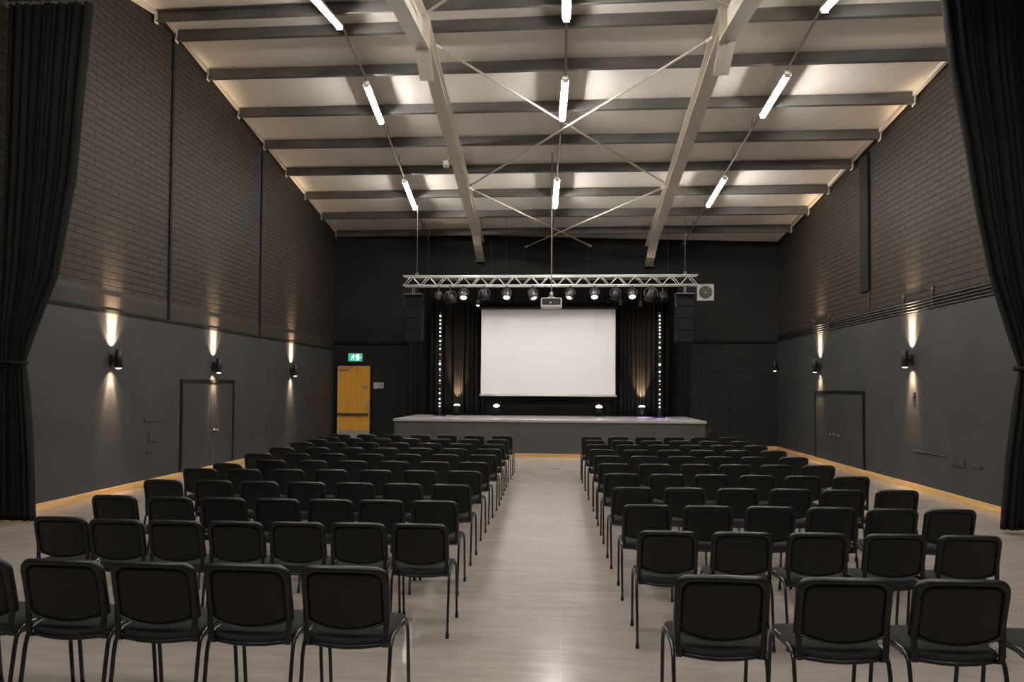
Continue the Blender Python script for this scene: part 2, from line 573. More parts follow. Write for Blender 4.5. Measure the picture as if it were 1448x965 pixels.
BO = -.13
brace(P(0.3751, -.72, BO), P(0.7093, 3.25, BO), 'cream brace rod from left rafter ridge down to right rafter, middle cross')
brace(P(0.7093, -.76, BO - .05), P(0.3691, 3.22, BO - .05), 'cream brace rod from right rafter ridge down to left rafter, middle cross')
brace(P(0.3640, 3.42, BO), P(0.600, 6.50, BO), 'cream brace rod of the far cross, upper end on left rafter')
brace(P(0.7143, 3.36, BO - .05), P(0.4545, 6.42, BO - .05), 'cream brace rod of the far cross, upper end on right rafter')
brace(P(0.3741, -1.45, BO), P(0.7064, -5.3, BO), 'cream brace rod meeting left rafter at top edge of photo')
brace(P(0.7093, -1.45, BO - .05), P(0.3671, -5.3, BO - .05), 'cream brace rod meeting right rafter at top edge of photo')

# skirting boards
struct(ob('baseboard_left', bx(XL, XL + .025, YF, 23.66, 0, .105), M['oak'], bevel=.005), 'oak skirting board along left wall', 'skirting board')
struct(ob('baseboard_right', bx(XR - .025, XR, YF, 22.7, 0, .105), M['oak'], bevel=.005), 'oak skirting board along right wall', 'skirting board')
bm = bmesh.new()
prism(bm, [(0, 0), (-.025, 0), (-.025, .105), (0, .105)], (5.86, yback(5.86), 0), (6.39, yback(6.39), 0), (0, 1, 0), (0, 0, 1))
struct(ob('baseboard_back', bm, M['oak']), 'short oak skirting board on back wall in right corner', 'skirting board')

# left wall movement joints and right wall column
for y, lab in ((13.5, 'black vertical joint strip on left wall nearer the camera'), (17.72, 'black vertical joint strip on left wall nearer the stage')):
    bm = bmesh.new(); box(bm, XL, XL + .03, y - .035, y + .035, 3.05, 8.42 if y < 15 else 7.62)
    struct(ob('trim_5' if y < 15 else 'trim_6', bm, M['backdark']), lab, 'wall trim')
bm = bmesh.new(); box(bm, XW - .06, XW, 15.86, 16.28, 3.88, 6.80)
struct(ob('trim_7', bm, M['backdark'], bevel=.01), 'black vertical casing on right wall', 'wall trim')
struct(ob('trim_8', bx(XW - .03, XW, 15.88, 15.96, 3.5, 3.88), M['plaster']), 'narrow conduit below the black casing on right wall', 'wall trim')

# right wall cable rails
for k, z in enumerate((3.250, 3.305, 3.360, 3.415)):
    lab = ['lowest', 'second lowest', 'second highest', 'highest'][k]
    b2 = tb([(XW - .013, 9.2, z), (XW - .013, 22.4, z)], .0145, 8)
    tag(ob('cable_conduit', b2, M['plaster'], smooth=True), lab + ' of four dark conduits along the right wall', 'conduit', 'conduits along right wall')
for y in (13.25, 14.35, 18.2, 19.3):
    o = empty('conduit_bracket', (XW, y, 3.5))
    tag(o, {13.25: 'conduit bracket nearest right curtain', 14.35: 'second conduit bracket from right curtain', 18.2: 'conduit bracket over right wall double door, nearer side',
            19.3: 'conduit bracket nearest the stage on right wall'}[y], 'bracket', 'conduit brackets')
    ob('strap', bx(-.032, -.026, -.012, .012, -.27, .02), M['plaster'], o)
    ob('bolt', lathe([(.035, 0), (.035, .03), (.02, .045)], (-.0, 0, .06), (-1, 0, 0), 10), M['lampgrey'], o)
    ob('back_plate', bx(-.03, 0, -.03, .03, .0, .11), M['plaster'], o)

# back wall cable trunking
for x0, x1, lab in ((-7.4, -4.75, 'black cable trunking on back wall left of stage'), (4.0, 6.38, 'black cable trunking on back wall right of stage')):
    bm = bmesh.new()
    prism(bm, [(0, 3.20), (-.07, 3.20), (-.07, 3.30), (0, 3.30)], (x0, yback(x0), 0), (x1, yback(x1), 0), (0, 1, 0), (0, 0, 1))
    struct(ob('trim_9' if x0 < 0 else 'trim_10', bm, M['backdark']), lab, 'trunking')


# ------------------------------------------------------------------ doors
def side_door(name, x, sx, y0, y1, z1, ym, label, hz_, hside):
    """double door in a side wall; sx = direction into the room"""
    root = empty(name, (x, (y0 + y1) / 2, .105))
    struct(root, label, 'double door')
    cy = (y0 + y1) / 2
    f = .07
    bm = bmesh.new()
    a, b = (0, .03 * sx) if sx > 0 else (.03 * sx, 0)
    box(bm, a, b, y0 - cy, y0 - cy + f, 0, z1 - .105); box(bm, a, b, y1 - cy - f, y1 - cy, 0, z1 - .105)
    box(bm, a, b, y0 - cy + f, y1 - cy - f, z1 - .105 - f, z1 - .105)
    ob('door_frame', bm, M['trimblack'], root)
    a2, b2 = (0, .018 * sx) if sx > 0 else (.018 * sx, 0)
    for q0, q1 in ((y0 + f, ym - .008), (ym + .008, y1 - f)):
        lf = ob('door_leaf', bx(a2, b2, q0 - cy, q1 - cy, .0, z1 - .105 - f - .006), M['doorleaf'], root)
    ob('gap_strip', bx(min(a2, .006 * sx), max(a2, .006 * sx) + .0, ym - .008 - cy, ym + .008 - cy, 0, z1 - .105 - f), M['trimblack'], root)
    for dy in hside:
        hd = ob('door_handle', lathe([(.045, 0), (.045, .02), (.02, .022), (.02, .06), (.034, .062), (.038, .085), (.02, .10)], (b2 if sx > 0 else a2, ym + dy - cy, hz_), (sx, 0, 0), 14), M['darksteel'], root, smooth=True)
    return root


side_door('door_1', XL, 1, 14.0, 16.34, 1.93, 15.25, 'dark double door with black frame in left wall', .74, (.14,))
side_door('door_2', XR, -1, 16.15, 19.2, 1.78, 17.75, 'dark double door with black frame in right wall', .62, (-.16, .16))

# exit door in the back wall
SK = math.atan(-.0853)
ed = empty('door_3', (-6.73, yback(-6.73), 0), SK)
struct(ed, 'orange wooden exit door under the green sign', 'door')
bm = bmesh.new()
box(bm, -.64, -.55, -.06, 0, 0, 2.58); box(bm, .55, .64, -.06, 0, 0, 2.58); box(bm, -.55, .55, -.06, 0, 2.48, 2.58)
ob('door_frame', bm, M['trimblack'], ed)
lf = ob('door_leaf', bx(-.55, .55, -.05, -.005, .02, 2.48), M['exitwood'], ed)
ob('lit_edge_strip', bx(-.55, -.515, -.056, -.05, .02, 2.47), mat('lit_edge_tone', (.62, .44, .22), .4), ed)  # paler colour painted on for the light along the door's left edge
ob('kick_plate', bx(-.50, .54, -.056, -.05, .10, .40), M['greyplastic'], ed)
pb = ob('push_bar', bx(-.53, .52, -.12, -.06, .88, .955), mat('bar_grey', (.16, .13, .09), .35, metal=.5), ed, bevel=.01)
ob('bar_mount', bx(-.54, -.44, -.10, -.05, .86, .98), M['steel'], pb)
ob('bar_mount', bx(.44, .53, -.10, -.05, .86, .98), M['steel'], pb)
ob('latch_case', bx(.46, .51, -.08, -.05, .96, 1.35), M['greyplastic'], ed)
cl = ob('door_closer', bx(-.50, -.18, -.11, -.05, 2.36, 2.41), mat('closer_silver', (.5, .45, .35), .4, metal=.4), ed)
ob('closer_arm', tb([(-.22, -.10, 2.42), (.02, -.16, 2.44)], .01, 6), M['steel'], cl)
ob('door_sticker', bx(.29, .47, -.0525, -.05, 1.72, 1.84), mat('faded_plate', (.36, .26, .10), .5), ed)

# faint double door right of stage
bd = empty('door_4', (5.02, yback(5.02), 0), SK)
struct(bd, 'black double door in back wall right of the stage', 'double door')
bm = bmesh.new()
box(bm, -.84, -.76, -.04, 0, 0, 2.42); box(bm, .76, .84, -.04, 0, 0, 2.42); box(bm, -.76, .76, -.04, 0, 2.34, 2.42)
ob('door_frame', bm, M['backwall'], bd)
ob('door_leaf', bx(-.76, -.008, -.025, -.002, .01, 2.335), M['backwall'], bd)
ob('door_leaf', bx(.008, .76, -.025, -.002, .01, 2.335), M['backwall'], bd)
for dx in (-.09, .09):
    ob('door_handle', tb([(dx, -.025, 1.20), (dx, -.08, 1.19), (dx * 1.6, -.08, 1.17)], .014, 6), M['darksteel'], bd)

# ================================================================== STAGE
SX0, SX1, SY = -4.42, 3.70, 19.36
root = empty('stage', ((SX0 + SX1) / 2, SY, 0))
tag(root, 'low grey stage across the far end of the hall', 'stage')
hw = (SX1 - SX0) / 2
ob('stage_front', bx(-hw, hw, 0, 3.15, 0, .90), M['stagefront'], root)
ob('stage_top', bx(-hw - .03, hw + .03, -.04, 3.15, .90, .965), M['stagetop'], root, bevel=.01)
ob('nosing', bx(-hw - .03, hw + .03, -.05, -.04, .91, .96), M['greyplastic'], root)
ob('stage_skirting', bx(-hw, hw, -.02, 0, 0, .085), M['oak'], root)
STG = .965


def curtain(name, pts_l, pts_r, y, folds, amp, m, label, cat, group=None, nz=40, tie=None, phase=0.0, thick=.012, sway=0.0, parent=None, warp=1.0):
    """pts_l/pts_r: lists of (z, x) edges from top to bottom"""
    def ip(pts, z):
        if z >= pts[0][0]: return pts[0][1]
        for (z0, x0), (z1, x1) in zip(pts[:-1], pts[1:]):
            if z1 <= z <= z0:
                t = (z0 - z) / (z0 - z1)
                return x0 + (x1 - x0) * t
        return pts[-1][1]
    zt, zb = pts_l[0][0], pts_l[-1][0]
    ns = folds * 10
    bm = bmesh.new()
    rnd = random.Random(int(phase * 100) + folds)
    ph = [rnd.uniform(-.25, .25) for _ in range(folds + 2)]
    am = [rnd.uniform(.35, 1.35) for _ in range(folds + 2)]
    zs = [zt + (zb - zt) * j / nz for j in range(nz + 1)]
    if tie: zs = sorted(set(zs + [tie, tie + .06, tie - .06]), reverse=True)
    g = []
    for z in zs:
        a, b = ip(pts_l, z), ip(pts_r, z)
        row = []
        wd = b - a
        for i in range(ns + 1):
            s = i / ns
            k = min(max(s * folds + warp * (.55 * math.sin(s * 9.1 + phase * 7) + .35 * math.sin(s * 23.0 + phase * 3)) * math.sin(math.pi * s), 0), folds); fi = int(min(k, folds - 1e-6)); fr_ = k - fi
            A = am[fi] * (1 - fr_) + am[fi + 1] * fr_
            pz = ph[fi] * (1 - fr_) + ph[fi + 1] * fr_
            th = 2 * math.pi * (k + pz * .5 + phase) + sway * math.sin(z * .7 + fi)
            yy = y + amp * A * math.sin(th)
            if tie:
                q = math.exp(-((z - tie) / .22) ** 2)
                yy = y + (yy - y) * (1 - .45 * q)
            xx = a + wd * s + .25 * wd / folds * math.cos(th) * .5
            row.append(bm.verts.new((xx, yy, z)))
        g.append(row)
    for j in range(len(g) - 1):
        for i in range(ns):
            bm.faces.new((g[j][i], g[j][i + 1], g[j + 1][i + 1], g[j + 1][i]))
    o = ob(name, bm, m, smooth=True, parent=parent)
    md = o.modifiers.new('thickness', 'SOLIDIFY'); md.thickness = thick; md.offset = 0
    if label: tag(o, label, cat, group)
    return o


def straight(name, x0, x1, z1, z0, y, folds, amp, label, phase=0.0, m='stagecloth'):
    return curtain(name, [(z1, x0), (z0, x0)], [(z1, x1), (z0, x1)], y, folds, amp, M[m], label, 'curtain', 'stage curtains', nz=10, phase=phase, sway=.15)


straight('stage_curtain', -4.02, -2.34, 4.78, STG + .01, 22.25, 12, .07, 'black stage curtain left of the projection screen', .1)
straight('stage_curtain', 1.55, 3.22, 4.78, STG + .01, 22.25, 12, .07, 'black stage curtain right of the projection screen', .5)
straight('stage_curtain', -4.74, -3.98, 4.6, .05, 22.6, 6, .05, 'narrow black curtain at left edge of stage behind left speaker', .3)
straight('stage_curtain', 3.15, 3.86, 4.6, .05, 22.60, 6, .035, 'narrow black curtain at right edge of stage behind right speaker', .7)
straight('stage_curtain', -4.2, 3.3, 4.95, 4.25, 21.55, 34, .035, 'black valance strip hung above the projection screen', .2, 'valance')
r = empty('curtain_track', (-.45, 21.55, 4.972))
tag(r, 'black curtain track over the valance above the screen', 'curtain track')
ob('rail', bx(-3.8, 3.8, -.03, .03, -.02, .04), M['lampblack'], r)
for x in (-3.5, -1.2, 1.2, 3.5):
    ob('hanging_wire', tb([(x, 0, .02), (x, 0, zroof(x - .45, 21.55) - 4.972 + .01)], .005, 6), M['lampblack'], r)
o = tag(ob('backdrop_panel', bx(-2.5, 1.7, 22.36, 22.40, STG, 4.6), M['backdark']), 'black flat panel behind and below the projection screen', 'panel')

# projection screen
root = empty('projection_screen', (-.415, 21.9, 1.56))
tag(root, 'large white projection screen hanging over the stage', 'screen')
ob('screen_surface', bx(-1.955, 1.955, -.004, .004, .05, 2.58), M['screen'], root)
ob('side_border', bx(-1.99, -1.955, -.006, .006, .05, 2.58), M['white'], root)
ob('side_border', bx(1.955, 1.99, -.006, .006, .05, 2.58), M['white'], root)
ob('bottom_bar', tb([(-2.03, 0, .02), (2.03, 0, .02)], .028, 10), M['white'], root, smooth=True)
ob('roller_case', bx(-2.06, 2.06, -.06, .08, 2.58, 2.74), M['lampblack'], root, bevel=.01)
for x in (-1.7, 1.7):
    ob('hanging_wire', tb([(x, 0, 2.72), (x, 0, zroof(x - .415, 21.9) - 1.56 + .01)], .005, 6), M['lampblack'], root)

# ------------------------------------------------------------------ truss
TY = 20.3
TX0, TX1 = -4.41, 3.66
troot = empty('lighting_truss', ((TX0 + TX1) / 2, TY, 4.62))
tag(troot, 'long silver box truss carrying the stage lamps', 'truss')
L_ = (TX1 - TX0) / 2
for y, z in ((-.12, .26), (.12, .26), (-.12, 0), (.12, 0)):
    ob('chord', tb([(-L_, y, z), (L_, y, z)], .022, 10), M['alu'], troot, smooth=True)
nb = 34
step = 2 * L_ / nb
for side, y in (('front', -.12), ('rear', .12)):
    for i in range(nb):
        x0 = -L_ + i * step
        za, zb = (0, .26) if i % 2 == 0 else (.26, 0)
        ob('lacing_bar', tb([(x0, y, za), (x0 + step, y, zb)], .008, 6), M['alu'], troot, smooth=True)
for i in range(0, nb, 2):
    x0 = -L_ + i * step
    ob('cross_bar', tb([(x0, -.12, 0), (x0 + step, .12, 0)], .009, 6), M['alu'], troot)

for x, lab in ((-4.04, 'left'), (3.34, 'right')):
    ztop = zroof(x, TY) + .02
    r = empty('hanger_wire', (x, TY, 4.9))
    tag(r, 'thin steel wire holding up the %s end of the truss' % lab, 'wire', 'truss hanger wires')
    ob('wire', tb([(0, 0, .01), (0, 0, ztop - 4.9)], .007, 6), M['darksteel'], r)
    ob('spreader_bar', bx(-.02, .02, -.15, .15, .004, .03), M['darksteel'], r)
    ob('shackle', tb([(-.03, 0, .03), (-.03, 0, .09), (.03, 0, .09), (.03, 0, .03)], .008, 6), M['steel'], r)

# line array speakers
for x, lab in ((-4.13, 'tall black speaker column hanging below left end of truss'), (3.33, 'tall black speaker column hanging below right end of truss')):
    r = empty('hanging_speaker', (x, TY, 3.08))
    tag(r, lab, 'speaker', 'hanging speaker columns')
    for k in range(4):
        z0 = .322 * k
        dx = .004 * (3 - k)
        cab = bmesh.new()
        vs = box(cab, -.235, .235, -.02 + dx, .34, z0 + .002, z0 + .320)
        cb_ = ob('cabinet', cab, M['speaker'], r, bevel=.01)
        ob('front_grille', bx(-.222, .222, -.035 + dx, -.02 + dx, z0 + .012, z0 + .310), M['grille'], cb_)
    ob('fly_frame', bx(-.25, .25, -.14, .30, 1.288, 1.325), M['darksteel'], r)
    ob('fly_plate', bx(-.255, -.235, .0, .05, .98, 1.30), M['darksteel'], r)
    ob('hanging_rod', tb([(0, -.12, 1.32), (0, -.12, 1.514)], .012, 6), M['steel'], r)
    ob('hanging_rod', tb([(0, .12, 1.32), (0, .12, 1.514)], .012, 6), M['steel'], r)


# ------------------------------------------------------------------ stage lamps on the truss
def par_lamp(x, dy, z, tilt_x, tilt_y, size, lit, label, lens_scale=1.0, power=0, grey=False):
    """tilt: lean of the beam from straight down, x to the right and y towards the hall (negative y)"""
    dy = -.12
    r = empty('stage_lamp', (x, TY + dy, 4.60))
    tag(r, label, 'stage lamp', 'stage lamps on truss')
    d = Vector((math.sin(tilt_x), -math.sin(tilt_y), -math.cos(tilt_y) * math.cos(tilt_x))).normalized()
    c = Vector((0, 0, z - 4.60))
    s = size
    ob('clamp', lathe([(.022, -.002), (.030, -.006), (.030, -.04), (.014, -.05), (.014, z - 4.60 + s * 1.35)], (0, 0, 0), (0, 0, 1), 8), M['lampgrey'], r)
    yk = bmesh.new()
    tube(yk, [c + Vector((-s * 1.08, 0, 0)), c + Vector((-s * 1.08, 0, s * .8)), c + Vector((-s * .6, 0, s * 1.35)), c + Vector((s * .6, 0, s * 1.35)), c + Vector((s * 1.08, 0, s * .8)), c + Vector((s * 1.08, 0, 0))], .014, 6)
    ob('yoke', yk, M['lampgrey'], r)
    body = lathe([(s * .35, -s * 1.25), (s * .62, -s * 1.1), (s * .75, -s * .6), (s * .95, -s * .2), (s, s * .1), (s, s * .95), (s * .9, s * .95), (s * .86, s * .7)], c, d, 18)
    b = ob('lamp_body', body, M['lampgrey'] if grey else M['lampblack'], r, smooth=True)
    m = {1: M['lens'], 2: M['lensdim'], 0: M['lensoff']}[lit]
    ob('lens', lathe([(s * .84 * lens_scale, s * .90), (s * .6 * lens_scale, s * .97), (s * .2 * lens_scale, s * 1.0)], c, d, 18), m, r, smooth=True)
    if lit and power:
        spot('beam', r, c + d * (s * 1.05), d, power, 46, .8, NEUTRAL, .06)
    return r


lamps = [
    (-3.41, -.05, 4.33, -.5, -.35, .085, 1, 'first stage lamp from left, small and tilted sideways with lit edge', .55, 10),
    (-3.08, .05, 4.26, .25, -.2, .15, 0, 'second lamp from left on truss, large dark round body', 1, 0),
    (-2.71, -.02, 4.36, 0, .55, .115, 1, 'first upright lit lamp from left on truss, above left curtain', 1, SPOT_W),
    (-2.13, 0, 4.34, .1, -.1, .13, 0, 'dark lamp between the two left lit lamps, over screen corner', 1, 0),
    (-1.52, -.02, 4.36, 0, .55, .115, 1, 'second upright lit lamp from left on truss, over left part of screen', 1, SPOT_W),
    (-.80, -.02, 4.35, .3, .35, .12, 1, 'square lit lamp just left of the projector', .8, SPOT_W * .7),
    (.22, -.02, 4.36, -.3, .35, .115, 1, 'lit lamp just right of the projector', .85, SPOT_W * .7),
    (.88, -.02, 4.37, 0, .55, .115, 1, 'lit lamp over right part of screen, second right of projector', 1, SPOT_W),
    (1.45, 0, 4.34, -.1, -.1, .13, 0, 'dark lamp above top right corner of screen', 1, 0),
    (1.90, -.02, 4.37, 0, .6, .115, 1, 'rightmost brightly lit lamp on truss, over right curtain', 1, SPOT_W),
    (2.40, .03, 4.32, -.2, -.25, .16, 0, 'large dark lamp near right end of truss', 1, 0),
    (2.72, 0, 4.28, .5, .35, .10, 0, 'last small dark lamp at right end of truss, facing sideways', 1, 0),
]
for a in lamps:
    par_lamp(*a[:8], lens_scale=a[8] * .82, power=a[9], grey=a[6] == 1)
# smaller lamps hung lower behind
for x, z, lit, lab in ((-2.36, 4.16, 1, 'tiny lit lamp hung low behind truss near screen top left corner'), (1.63, 4.17, 0, 'tiny dark lamp hung low near screen top right corner'),
                       (2.18, 4.12, 0, 'tiny dark lamp hung lowest at right end behind truss')):
    r = empty('spot_lamp', (x, TY + .35, 4.60))
    tag(r, lab, 'stage lamp', 'small lamps behind truss')
    ob('stem', tb([(0, -.23, -.018), (0, 0, -.018), (0, 0, z - 4.50)], .012, 6), M['lampblack'], r)
    ob('lamp_body', lathe([(.03, .10), (.055, .07), (.06, -.06), (.05, -.07)], (0, 0, z - 4.58), (.1, .25, 1), 12), M['lampblack'], r, smooth=True)
    ob('lens', lathe([(.05, -.068), (.02, -.08)], (0, 0, z - 4.58), (.1, .25, 1), 12), M['lens'] if lit else M['lensoff'], r)

# ------------------------------------------------------------------ projector on its pole
pr = empty('projector', (-.25, 17.3, 3.80))
tag(pr, 'pale ceiling projector hanging on a long pole before the screen', 'projector')
pj = bmesh.new()
box(pj, -.245, .245, -.17, .20, -.125, .10)
ob('housing', pj, M['cream'], pr, bevel=.03)
ob('rear_panel', bx(-.215, .215, -.178, -.165, -.065, .085), M['lampblack'], pr)
for k in range(5):
    ob('vent_fin', bx(.04, .20, -.182, -.176, -.05 + .027 * k, -.042 + .027 * k), M['darksteel'], pr)
ob('port', lathe([(.03, 0), (.026, .008)], (-.02, -.176, -.01), (0, -1, 0), 12), M['greyplastic'], pr)
ob('lens_barrel', lathe([(.07, 0), (.07, .05), (.055, .06)], (0, .20, 0), (0, 1, 0), 18), M['lampblack'], pr)
pole = ob('pole', tb([(0, 0, .12), (0, 0, zroof(-.25, 17.3) - 3.80 + .02)], .015, 10), M['polegrey'], pr, smooth=True)
ob('pole_collar', lathe([(.045, 0), (.045, .05), (.03, .08)], (0, 0, .17), (0, 0, 1), 12), M['steel'], pole)
bm = bmesh.new()
tube(bm, [(-.10, 0, .10), (0, 0, .16), (.10, 0, .10)], .014, 6)
box(bm, -.12, -.08, -.03, .03, .09, .115); box(bm, .08, .12, -.03, .03, .09, .115)
ob('mount_bracket', bm, M['steel'], pr)
d = bpy.data.lights.new('projector_beam', 'SPOT')
d.energy = PROJECTOR_W; d.spot_size = math.radians(64); d.spot_blend = .15; d.shadow_soft_size = .02; d.color = (.95, .975, 1.0)
d.use_nodes = True
nt = d.node_tree; N = nt.nodes; Lk = nt.links
em = [n for n in N if n.type == 'EMISSION'][0]
tc = N.new('ShaderNodeTexCoord'); sp = N.new('ShaderNodeSeparateXYZ'); Lk.new(tc.outputs['Normal'], sp.inputs[0])


def nmath(op, a, b=None):
    n = N.new('ShaderNodeMath'); n.operation = op
    for i, q in enumerate((a, b)):
        if q is None: continue
        if isinstance(q, (int, float)): n.inputs[i].default_value = q
        else: Lk.new(q, n.inputs[i])
    return n.outputs[0]


# rectangular picture gate: the projector throws a 16:10 rectangle
zabs = nmath('ABSOLUTE', sp.outputs['Z'])
gx = nmath('LESS_THAN', nmath('ABSOLUTE', nmath('DIVIDE', sp.outputs['X'], zabs)), .452)
yr = nmath('DIVIDE', sp.outputs['Y'], zabs)
gy0 = nmath('LESS_THAN', nmath('ABSOLUTE', yr), .292)
fall = N.new('ShaderNodeMapRange'); fall.interpolation_type = 'SMOOTHSTEP'      # shade on the upper screen, put into the beam as a gradient
fall.inputs['From Min'].default_value = .32; fall.inputs['From Max'].default_value = -.02
fall.inputs['To Min'].default_value = .06; fall.inputs['To Max'].default_value = 1.0
Lk.new(yr, fall.inputs['Value'])
gy = nmath('MULTIPLY', gy0, fall.outputs[0])
Lk.new(nmath('MULTIPLY', gx, gy), em.inputs['Strength'])
po = bpy.data.objects.new('projector_beam', d); C.objects.link(po)
po.parent = pr; po.location = (0, .275, 0)
tgt = Vector((-.415, 21.9, 2.86)) - (Vector((-.25, 17.3, 3.80)) + Vector((0, .275, 0)))
po.rotation_euler = tgt.to_track_quat('-Z', 'Y').to_euler()

# ------------------------------------------------------------------ LED bulb battens on the stage
left_y = [98, 130, 157, 190, 217, 247, 285, 313, 342, 385, 433, 455, 495, 515, 540, 578, 600, 640, 673, 715, 747, 770]
right_y = [95, 125, 153, 180, 203, 230, 255, 297, 335, 370, 400, 463, 518, 548, 586, 612, 650, 686, 727, 755, 782]
BRL = {285: 1.35, 455: 1.55, 190: 1.1, 98: 1.15, 313: .7, 385: .7, 433: .7, 515: .5, 540: .7, 600: .5, 640: .65}
BRR = {335: 1.35, 463: 1.6, 518: 1.25, 297: .8, 370: .5, 400: .6, 548: .5, 586: .9, 612: .5, 650: .8}
for x, ys, br, lab, zt, zb in ((-3.52, left_y, BRL, 'vertical string of glowing bulbs on left side of stage', 3.87, 1.25), (2.775, right_y, BRR, 'vertical string of glowing bulbs on right side of stage', 3.87, 1.28)):
    r = empty('light_batten', (x, 21.2, STG))
    tag(r, lab, 'light strip', 'bulb strips on stage')
    ob('post', bx(-.035, .035, .03, .07, .03, 3.02), M['lampblack'], r)
    ob('base_plate', bx(-.16, .16, -.10, .22, 0, .03), M['lampblack'], r, bevel=.006)
    for yv in ys:
        z = zt - (zt - zb) * (yv - ys[0]) / (ys[-1] - ys[0]) - STG
        s = br.get(yv, 1.0)
        rad = .019 * s
        bmb = bmesh.new()
        bmesh.ops.create_uvsphere(bmb, u_segments=10, v_segments=7, radius=rad, matrix=Matrix.Translation((0, -.005 - rad * .3, z)))
        ob('bulb', bmb, M['bulb'] if s >= .8 else M['bulbdim'], r, smooth=True)
    pl = bpy.data.lights.new('base_glow', 'SPOT'); pl.energy = 30 if x > 0 else 9; pl.color = (.42, .30, 1.0); pl.shadow_soft_size = .03; pl.spot_size = math.radians(100); pl.spot_blend = .9
    po = bpy.data.objects.new('base_glow', pl); C.objects.link(po); po.parent = r; po.location = (0, -.22, .26)

# ------------------------------------------------------------------ floor uplights on the stage
for x, pw, lab, violet in ((-3.13, UPLIGHT_W, 'leftmost stage uplight shining up the left curtain', 0), (-1.94, 1.2, 'second stage uplight from left, under screen edge', 0),
                           (1.10, 1.2, 'third stage uplight from left, under right part of screen', 0), (2.36, UPLIGHT_W * 1.3, 'rightmost stage uplight shining up the right curtain', 1)):
    r = empty('stage_uplight', (x, 22.0, STG))
    tag(r, lab, 'stage light', 'uplights on stage')
    dz = Vector((0, .10 if pw > 2 else -.30, 1)).normalized()
    ob('foot', bx(-.10, .10, -.10, .10, 0, .02), M['lampblack'], r, bevel=.005)
    ob('yoke', tb([(-.115, 0, .02), (-.115, 0, .20), (-.115, 0, .02), (.115, 0, .02), (.115, 0, .20)], .010, 6), M['lampblack'], r)
    ob('lamp_body', lathe([(.05, -.13), (.085, -.11), (.095, 0), (.105, .10), (.097, .11)], (0, 0, .18), dz, 16), M['lampblack'], r, smooth=True)
    ob('lens', lathe([(.095, .108), (.09, .125), (.06, .150), (.02, .160)], (0, 0, .18), dz, 16), M['lens'], r, smooth=True)
    spot('beam', r, Vector((0, .02, .36)), (0, .36, 1) if pw > 2 else (0, -.4, 1), pw, 48, 1.0, (1.0, .70, .42), .03)
    if violet:
        pl = bpy.data.lights.new('violet_glow', 'SPOT'); pl.energy = 34; pl.color = (.42, .30, 1.0); pl.shadow_soft_size = .03; pl.spot_size = math.radians(110); pl.spot_blend = .9
        po = bpy.data.objects.new('violet_glow', pl); C.objects.link(po); po.parent = r; po.location = (0, -.32, .24)

# wedge monitor beside the stage
r = empty('wedge_speaker', (4.12, 20.5, 0))
tag(r, 'dark wedge-shaped box beside the right end of the stage', 'speaker')
bm = bmesh.new()
prism(bm, [(-.22, 0), (.22, 0), (.22, .58), (.02, .70), (-.22, .50)], (0, 0, 0), (0, .45, 0), (1, 0, 0), (0, 0, 1))
ob('cabinet', bm, M['speaker'], r, bevel=.015)
bm = bmesh.new()
prism(bm, [(-.20, .515), (.0, .69), (.0, .70), (-.205, .53)], (0, .03, 0), (0, .42, 0), (1, 0, 0), (0, 0, 1))
ob('front_grille', bm, M['lampgrey'], r)
ob('handle', tb([(-.06, -.005, .34), (-.06, -.03, .34), (.06, -.03, .34), (.06, -.005, .34)], .01, 6), M['lampblack'], r)

